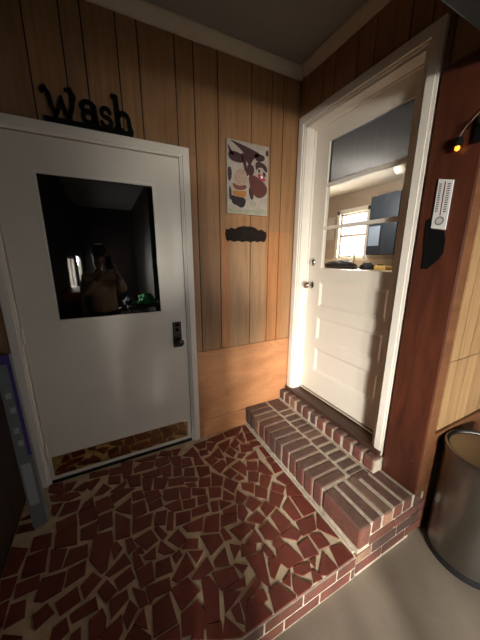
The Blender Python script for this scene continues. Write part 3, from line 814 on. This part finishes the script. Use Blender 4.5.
# ------------------------------------------------------------------ kitchen seen through the door glass
KF = .284
kw = plain('kitchen_wall', (168, 150, 132), .8, var=.04); kc = plain('kitchen_ceiling', (196, 186, 170), .9, var=.05, scale=3)
KWY0, KWY1, KWZ0, KWZ1 = 1.70, 2.34, 1.43, 2.28
mb = MB(); mb.box((3.0, -1.05, KF), (3.12, KWY0, 2.72)); mb.box((3.0, KWY1, KF), (3.12, 3.3, 2.72)); mb.box((3.0, KWY0, KF), (3.12, KWY1, KWZ0)); mb.box((3.0, KWY0, KWZ1), (3.12, KWY1, 2.72)); struct(mb.build('wall_kitchen_far', kw))
mb = MB(); mb.box((.12, 3.2, KF), (3.0, 3.3, 2.72)); struct(mb.build('wall_kitchen_left', kw))
mb = MB(); mb.box((.12, .12, KF), (.02, 3.2, 2.72)); struct(mb.build('wall_kitchen_near', kw))
mb = MB(); mb.box((.12, -1.05, KF-.1), (3.0, 3.3, KF)); struct(mb.build('floor_kitchen', M['darkwood']))
mb = MB(); mb.box((.12, -1.05, 2.66), (3.0, 3.2, 2.72)); struct(mb.build('ceiling_kitchen', kc))
mb = MB(); mb.box((.125, -.98, KF), (3.0, -1.05, 2.66)); struct(mb.build('wall_kitchen_right', kw))
mb = MB()
for a, b_ in (((KWY0-.07, KWZ0-.03), (KWY0, KWZ1+.07)), ((KWY1, KWZ0-.03), (KWY1+.07, KWZ1+.07)), ((KWY0-.07, KWZ1), (KWY1+.07, KWZ1+.08)), ((KWY0-.09, KWZ0-.05), (KWY1+.09, KWZ0))):
    mb.box((2.965, a[0], a[1]), (3.0, b_[0], b_[1]), .003)
wn = struct(mb.build('window_3', M['trimwhite']))
mb = MB(); zm = (KWZ0+KWZ1)/2
for a, b_ in (((KWY0, KWZ0), (KWY0+.04, KWZ1)), ((KWY1-.04, KWZ0), (KWY1, KWZ1)), ((KWY0, zm-.025), (KWY1, zm+.025)), ((KWY0, KWZ0), (KWY1, KWZ0+.04)), ((KWY0, KWZ1-.04), (KWY1, KWZ1))):
    mb.box((3.02, a[0], a[1]), (3.05, b_[0], b_[1]), .002)
mb.build('sash', M['trimwhite'], wn)
mb = MB(); mb.box((3.03, KWY0+.03, KWZ0+.03), (3.034, KWY1-.03, KWZ1-.03)); mb.build('glass_pane', M['glass'], wn)
bl = thing('window_blind', (3.06, 2.02, KWZ0), 'pale slatted blind in the kitchen window seen through the door glass', 'blind')
mb = MB()
z_ = KWZ0+.03
while z_ < KWZ1-.03:
    mb.prism([(3.064, KWY0+.03, z_), (3.076, KWY0+.03, z_+.010), (3.077, KWY0+.03, z_+.009), (3.065, KWY0+.03, z_-.001)], (0, KWY1-KWY0-.06, 0)); z_ += .040
mb.build('slats', M['trimwhite'], bl)
mb = MB(); mb.box((3.060, KWY0+.03, KWZ1-.03), (3.085, KWY1-.03, KWZ1-.002)); mb.build('head_rail', M['trimwhite'], bl)
# counter
CH = 1.235
nav = plain('navy_cabinet', (40, 48, 58), .45, var=.08); ctm = plain('cream_worktop', (196, 176, 148), .4, var=.08, scale=20)
kt = thing('worktop', (2.7, 1.2, CH), 'cream kitchen worktop under the bright window, seen through the door glass', 'worktop')
mb = MB(); mb.box((2.36, -.9, CH-.04), (2.998, 3.19, CH), .004); mb.build('slab', ctm, kt)
mb = MB(); mb.box((2.985, -.9, CH), (2.999, 3.19, CH+.17)); mb.build('splashback', ctm, kt)
y_ = -.9; k = 0
for k in range(5):
    y0_ = -.9+k*.818; cb_ = thing('base_cabinet', (2.7, y0_+.409, KF), 'dark blue base cabinet under the cream kitchen worktop', 'cabinet', 'base cabinets in the kitchen')
    mb = MB(); mb.box((2.42, y0_+.001, KF), (2.995, y0_+.816, CH-.042)); mb.build('carcass', nav, cb_)
    for s_ in (0, 1):
        mb = MB(); mb.box((2.398, y0_+.01+s_*.405, KF+.1), (2.418, y0_+.40+s_*.405, CH-.06), .003); dr = mb.build('door', nav, cb_)
        mb = MB(); mb.box((2.378, y0_+(.37 if not s_ else .43), CH-.22), (2.397, y0_+(.38 if not s_ else .44), CH-.10)); mb.build('handle', M['chrome'], dr)
for i_, (a, b_, z0_, lb) in enumerate(((.86, 1.366, 1.475, 'dark blue wall cabinet right of the kitchen window, with a pale glass door'), (.0, .855, 1.475, 'dark blue wall cabinet at the right end of the run beyond the door glass'))):
    wc = thing('wall_cabinet', (2.8, (a+b_)/2, z0_), lb, 'cabinet')
    mb = MB(); mb.box((2.62, a, z0_), (2.998, b_, 2.40)); mb.build('carcass', nav, wc)
    mb = MB(); mb.box((2.60, a+.008, z0_+.008), (2.618, (a+b_)/2-.003, 2.39), .003); mb.build('door', nav, wc)
    mb = MB(); mb.box((2.60, (a+b_)/2+.003, z0_+.008), (2.618, b_-.008, 2.39), .003); dd = mb.build('door', nav, wc)
    if i_ == 0:
        mb = MB(); mb.box((2.594, 1.135, 1.62), (2.599, 1.335, 1.93)); tag(mb.build('door_glass', plain('frosted_glass', (150, 164, 182), .15, var=.04), dd), 'pale bluish glass panel')
fc = thing('faucet', (2.75, 1.72, CH), 'chrome kitchen tap in front of the window, seen through the door glass', 'tap')
mb = MB(); mb.lathe([(.03, 0), (.03, .02), (.014, .03), (.012, .10)], (2.80, 1.75, CH+.001), 20); mb.build('base', M['chrome'], fc, True)
mb = MB(); mb.tube([(2.80, 1.75, CH+.09), (2.79, 1.75, CH+.24), (2.74, 1.74, CH+.28), (2.66, 1.73, CH+.26), (2.63, 1.72, CH+.19)], .013, 12); mb.build('spout', M['chrome'], fc, True)
mb = MB(); mb.tube([(2.80, 1.75, CH+.07), (2.79, 1.83, CH+.13)], .008, 8); mb.build('handle', M['chrome'], fc, True)
# dark things on the worktop
def heap(name, c_, r, mat_, lb, cat_, seed):
    random.seed(seed); bm = bmesh.new(); bmesh.ops.create_icosphere(bm, subdivisions=4, radius=1)
    from mathutils import noise
    for v in bm.verts:
        n_ = noise.noise(v.co*2.1+Vector((seed, 0, 0)))*.35+noise.noise(v.co*5+Vector((0, seed, 0)))*.13
        v.co = Vector((v.co.x*r[0]*(1+n_), v.co.y*r[1]*(1+n_), max(v.co.z*r[2]*(1+n_), -.3*r[2])+.3*r[2]+.001))
    me = bpy.data.meshes.new(name); bm.to_mesh(me); bm.free(); me.materials.append(mat_)
    for p in me.polygons: p.use_smooth = True
    o_ = bpy.data.objects.new(name, me); o_.location = c_; C.objects.link(o_); return tag(o_, lb, cat_)
dk = plain('dark_cloth', (22, 24, 30), .8, var=.3)
heap('dish_towel', (2.50, 1.80, CH), (.10, .36, .10), dk, 'dark crumpled towel on the kitchen worktop left of the tap', 'towel', 3)
heap('dish_cloth', (2.52, 1.23, CH), (.09, .13, .08), dk, 'dark rumpled cloth on the kitchen worktop right of the tap', 'cloth', 5)
ys_ = thing('yellow_block', (2.6, 1.2, CH), 'small yellow block at the right end of the kitchen worktop', 'board')
mb = MB(); mb.box((2.45, .86, CH+.001), (2.62, 1.06, CH+.07), .01); mb.build('board', plain('yellow_wood', (206, 172, 96), .5), ys_)  # plain block standing in for yellowish items
mb = MB(); mb.tube([(2.5, .94, CH+.071), (2.5, .945, CH+.085), (2.5, 1.025, CH+.085), (2.5, 1.03, CH+.071)], .006, 8); mb.build('handle', M['black'], ys_)
mb = MB(); mb.box((2.985, 2.50, 1.80), (2.999, 2.68, 2.25), .001); nt = mb.build('wall_calendar', plain('paper', (190, 182, 170), .8)); tag(nt, 'pale paper sheet pinned to the kitchen wall left of the window', 'paper')
mb = MB(); mb.lathe([(.09, 2.659), (.095, 2.64), (.08, 2.60), (.05, 2.575), (.01, 2.57)], (2.40, .78, 0), 32); cl = mb.build('ceiling_lamp', plain('opal', (226, 220, 206), .3), None, True); tag(cl, 'small white round lamp on the kitchen ceiling, top right of the door glass', 'lamp')

# ------------------------------------------------------------------ behind the camera (seen mirrored in the wash door glass)
cab = thing('utility_cabinet', (-1.75, -2.5, CZ), 'dark cabinet with a red top by the left wall, mirrored in the wash door glass', 'cabinet')
mb = MB(); mb.box((-1.965, -2.95, CZ), (-1.74, -2.15, .90), .004); mb.build('carcass', M['darkwood'], cab)
mb = MB(); mb.box((-1.968, -2.98, .901), (-1.72, -2.12, .985), .006); tag(mb.build('top', plain('red_paint', (140, 26, 22), .4), cab), 'red top')
tb = thing('work_table', (-.80, -3.0, CZ), 'dark table behind the photographer, mirrored in the wash door glass', 'table')
mb = MB(); mb.box((-1.15, -3.25, .60), (-.45, -2.75, .64), .004); mb.build('tabletop', M['darkwood'], tb)
for lx in (-1.12, -.52):
    for ly in (-3.22, -2.82): mb = MB(); mb.box((lx, ly, CZ), (lx+.04, ly+.04, .60)); mb.build('leg', M['darkwood'], tb)
heap('green_cloth', (-.82, -2.98, .641), (.14, .12, .13), plain('green_fabric', (60, 200, 110), .7, var=.2), 'bright green cloth heaped on the table, mirrored in the dark glass', 'cloth', 9)
heap('dark_cloth', (-1.10, -3.05, .641), (.09, .14, .09), plain('blue_grey_fabric', (70, 84, 96), .8, var=.3), 'dark grey cloth heaped beside the green cloth on the table', 'cloth', 12)
pf = thing('picture_frame', (-1.55, -6.59, 1.6), 'small white framed sheet on the wall behind the photographer', 'picture')
mb = MB(); mb.box((-1.64, -6.598, 1.50), (-1.46, -6.575, 1.80), .003); mb.build('frame', M['trimwhite'], pf)
mb = MB(); mb.box((-1.62, -6.575, 1.52), (-1.48, -6.570, 1.78)); mb.build('sheet', M['ceil'], pf)

# the photographer
def skin_obj(name, V, E, mat_, parent, sub=2, root=0):
    me = bpy.data.meshes.new(name); me.from_pydata([v[:3] for v in V], E, []); me.update()
    o_ = bpy.data.objects.new(name, me); C.objects.link(o_); me.materials.append(mat_)
    if parent: o_.parent = parent
    m = o_.modifiers.new('Skin', 'SKIN'); m.use_smooth_shade = True
    for i, v in enumerate(V):
        r = v[3]; me.skin_vertices[0].data[i].radius = r if isinstance(r, tuple) else (r, r); me.skin_vertices[0].data[i].use_root = (i == root)
    s_ = o_.modifiers.new('Sub', 'SUBSURF'); s_.levels = sub; s_.render_levels = sub
    return o_
pe = thing('person', (-1.47, -2.16, CZ), 'person in a tan coat holding up a phone, mirrored in the wash door glass', 'person')
skinm = plain('skin', (176, 128, 104), .5, var=.05); coat = plain('tan_coat', (236, 208, 176), .85, var=.1, bump=.2); hairm = plain('dark_hair', (26, 20, 18), .6); trs = plain('dark_trousers', (30, 32, 40), .8)
B = CZ   # local coordinates: x right, y towards the door, z up from the ground
V = [(0, -.02, .86, (.15, .11)), (0, -.02, 1.08, (.13, .10)), (0, -.01, 1.28, (.15, .10)), (0, -.01, 1.38, (.07, .06)), (0, .0, 1.45, (.05, .05)), (0, .02, 1.52, (.072, .085)), (0, .02, 1.60, (.070, .085)),
     (-.17, -.01, 1.33, .052), (-.20, .07, 1.10, .042), (-.02, .26, 1.33, .030), (.03, .31, 1.39, .022),
     (.17, -.01, 1.33, .052), (.24, .07, 1.12, .042), (.19, .26, 1.35, .030), (.17, .31, 1.40, .022),
     (-.09, 0, .80, .085), (-.10, .02, .45, .055), (-.10, -.02, .08, .04), (-.10, .10, .035, .035),
     (.09, 0, .80, .085), (.10, .02, .45, .055), (.10, -.02, .08, .04), (.10, .10, .035, .035)]
E_ = [(0, 1), (1, 2), (2, 3), (3, 4), (4, 5), (5, 6), (2, 7), (7, 8), (8, 9), (9, 10), (2, 11), (11, 12), (12, 13), (13, 14), (0, 15), (15, 16), (16, 17), (17, 18), (0, 19), (19, 20), (20, 21), (21, 22)]
skin_obj('body', V, E_, skinm, pe)
Vc = [(0, -.02, .72, (.20, .15)), (0, -.02, .9, (.18, .14)), (0, -.02, 1.08, (.165, .13)), (0, -.01, 1.28, (.18, .13)), (0, -.01, 1.375, (.09, .08)),
      (-.18, -.01, 1.32, .075), (-.215, .07, 1.10, .064), (-.05, .235, 1.30, .048), (.18, -.01, 1.32, .075), (.25, .07, 1.12, .064), (.20, .235, 1.31, .048)]
skin_obj('coat', Vc, [(0, 1), (1, 2), (2, 3), (3, 4), (3, 5), (5, 6), (6, 7), (3, 8), (8, 9), (9, 10)], coat, pe)
Vt = [(0, -.02, .84, (.16, .12)), (-.09, 0, .78, .100), (-.10, .02, .45, .072), (-.10, -.02, .12, .062), (.09, 0, .78, .100), (.10, .02, .45, .072), (.10, -.02, .12, .062)]
skin_obj('trousers', Vt, [(0, 1), (1, 2), (2, 3), (0, 4), (4, 5), (5, 6)], trs, pe)
for sx in (-.10, .10):
    skin_obj('shoe', [(sx, -.06, .05, .045), (sx, .06, .04, .042), (sx, .17, .034, .034)], [(0, 1), (1, 2)], hairm, pe)
Vh = [(0, -.02, 1.61, (.082, .085)), (0, -.05, 1.52, (.088, .065)), (0, -.06, 1.40, (.085, .05)), (0, .02, 1.655, (.06, .05))]
skin_obj('hair', Vh, [(0, 1), (1, 2), (0, 3)], hairm, pe)
mb = MB(); oz = B; ox, oy = -1.47, -2.16
for sx in (-.028, .028):
    mb = MB(); mb.lathe([(.004, .0), (.011, .004), (.012, .010), (.002, .016)], (ox+sx, oy+.094, oz+1.565), 12, 'y'); mb.build('eye', M['black'], pe, True)
skin_obj('nose', [(0, .10, 1.56, .010), (0, .118, 1.535, .014)], [(0, 1)], skinm, pe, 1)
skin_obj('mouth', [(-.02, .098, 1.50, .006), (0, .104, 1.50, .008), (.02, .098, 1.50, .006)], [(0, 1), (1, 2)], plain('lips', (150, 84, 76), .5), pe, 1)
for s_ in (-1, 1):                                # hands: palm, four fingers and a thumb round the phone's edges
    X0 = .105+s_*.066
    skin_obj('palm', [(X0, .315, 1.395, (.020, .028)), (X0, .330, 1.44, (.016, .036)), (X0, .332, 1.485, (.014, .036))], [(0, 1), (1, 2)], skinm, pe)
    for k, (zz, ln) in enumerate(((1.445, .046), (1.465, .055), (1.485, .058), (1.505, .050))):
        skin_obj('finger', [(X0, .340, zz, .0085), (X0+s_*.002, .358, zz+.006, .008), (X0-s_*ln*.3, .370, zz+.010, .0075), (X0-s_*ln*.6, .370, zz+.010, .0065)], [(0, 1), (1, 2), (2, 3)], skinm, pe, 1)
    skin_obj('thumb', [(X0, .322, 1.42, .011), (X0-s_*.014, .328, 1.45, .010), (X0-s_*.022, .334, 1.475, .008)], [(0, 1), (1, 2)], skinm, pe, 1)
ph = thing('phone', (-1.40, -1.806, 1.43), 'black phone held up by the photographer, mirrored in the dark glass', 'phone')
mb = MB(); mb.box((-1.402, -1.814, 1.290), (-1.328, -1.806, 1.440), .003); mb.build('case', M['black'], ph)
mb = MB(); mb.box((-1.400, -1.806, 1.405), (-1.345, -1.802, 1.431), .001); cbp = mb.build('camera_bump', M['bronze'], ph)
for lx in (-1.386, -1.36): mb = MB(); mb.lathe([(.008, 0), (.008, .0015)], (lx, -1.802, 1.418), 16, 'y'); mb.build('lens', M['mirrorglass'], cbp)

# ------------------------------------------------------------------ light: daylight through the windows, plus added lamps
def area(name, loc, rot, sx, sy, e, c=(1, 1, 1)):
    L = bpy.data.lights.new(name, 'AREA'); L.shape = 'RECTANGLE'; L.size = sx; L.size_y = sy; L.energy = e; L.color = c
    o_ = bpy.data.objects.new(name, L); C.objects.link(o_); o_.location = loc; o_.rotation_euler = rot; return o_
def aim(o_, target): o_.rotation_euler = (Vector(target)-o_.location).to_track_quat('-Z', 'Y').to_euler()
for w in (W1, W2):
    area('daylight_window', (LX-.16, (w[0]+w[1])/2, (WZ0+WZ1)/2), (0, -PI/2, 0), WZ1-WZ0, w[1]-w[0], E_WIN, (1.0, .95, .885))
wc1 = Vector((LX-.06, (W1[0]+W1[1])/2, (WZ0+WZ1)/2)); tg = Vector((-.72, 0, .42)); dv = (wc1-tg).normalized()
ext_key = area('added_key_outside', wc1+dv*1.3, (0, 0, 0), .9, .7, E_EXT, (1.0, .95, .885)); aim(ext_key, tg); ext_key.data.spread = math.radians(SPR)  # added aimed lamp beyond the left window, boosts and narrows its daylight
area('added_fill_behind', ((W4[0]+W4[1])/2, -3.56, (W4[2]+W4[3])/2), (PI/2, 0, 0), W4[1]-W4[0], W4[3]-W4[2], E_BACK, (1.0, .95, .885)).data.spread = math.radians(130)  # added fill lamp outside the invented window
area('daylight_kitchen', (3.16, (KWY0+KWY1)/2, (KWZ0+KWZ1)/2), (0, PI/2, 0), KWZ1-KWZ0, KWY1-KWY0, E_KIT, (1.0, .96, .92))
L = bpy.data.lights.new('kitchen_fill', 'POINT'); L.energy = 16; L.shadow_soft_size = .08; L.color = (1, .95, .86)  # added point light to even out the kitchen, apart from the ceiling lamp
lo = bpy.data.objects.new('kitchen_fill', L); C.objects.link(lo); lo.location = (1.9, 1.0, 2.2)
w_ = bpy.data.worlds.new('World'); bpy.context.scene.world = w_; w_.use_nodes = True
w_.node_tree.nodes['Background'].inputs[0].default_value = (.75, .85, 1, 1); w_.node_tree.nodes['Background'].inputs[1].default_value = 1.0

# ------------------------------------------------------------------ camera
cam = bpy.data.cameras.new('camera'); co = bpy.data.objects.new('camera', cam); C.objects.link(co)
cam.sensor_fit = 'HORIZONTAL'; cam.sensor_width = 36; cam.lens = 36*259.343/480; cam.clip_start = .01
yaw, pit, rol = .46540083, -.23595087, .00141117
f = Vector((math.sin(yaw)*math.cos(pit), math.cos(yaw)*math.cos(pit), math.sin(pit))); s = Vector((math.cos(yaw), -math.sin(yaw), 0)); u = s.cross(f)
s2 = s*math.cos(rol)+u*math.sin(rol); u2 = -s*math.sin(rol)+u*math.cos(rol)
R = Matrix((s2, u2, -f)).transposed().to_4x4(); R.translation = Vector((-1.38638577, -1.78325462, 1.42609680)); co.matrix_world = R
sc = bpy.context.scene; sc.camera = co
sc.view_settings.view_transform = 'Standard'; sc.view_settings.look = 'None'; sc.view_settings.gamma = 1; sc.view_settings.use_curve_mapping = False
sc.view_settings.exposure = EXPO
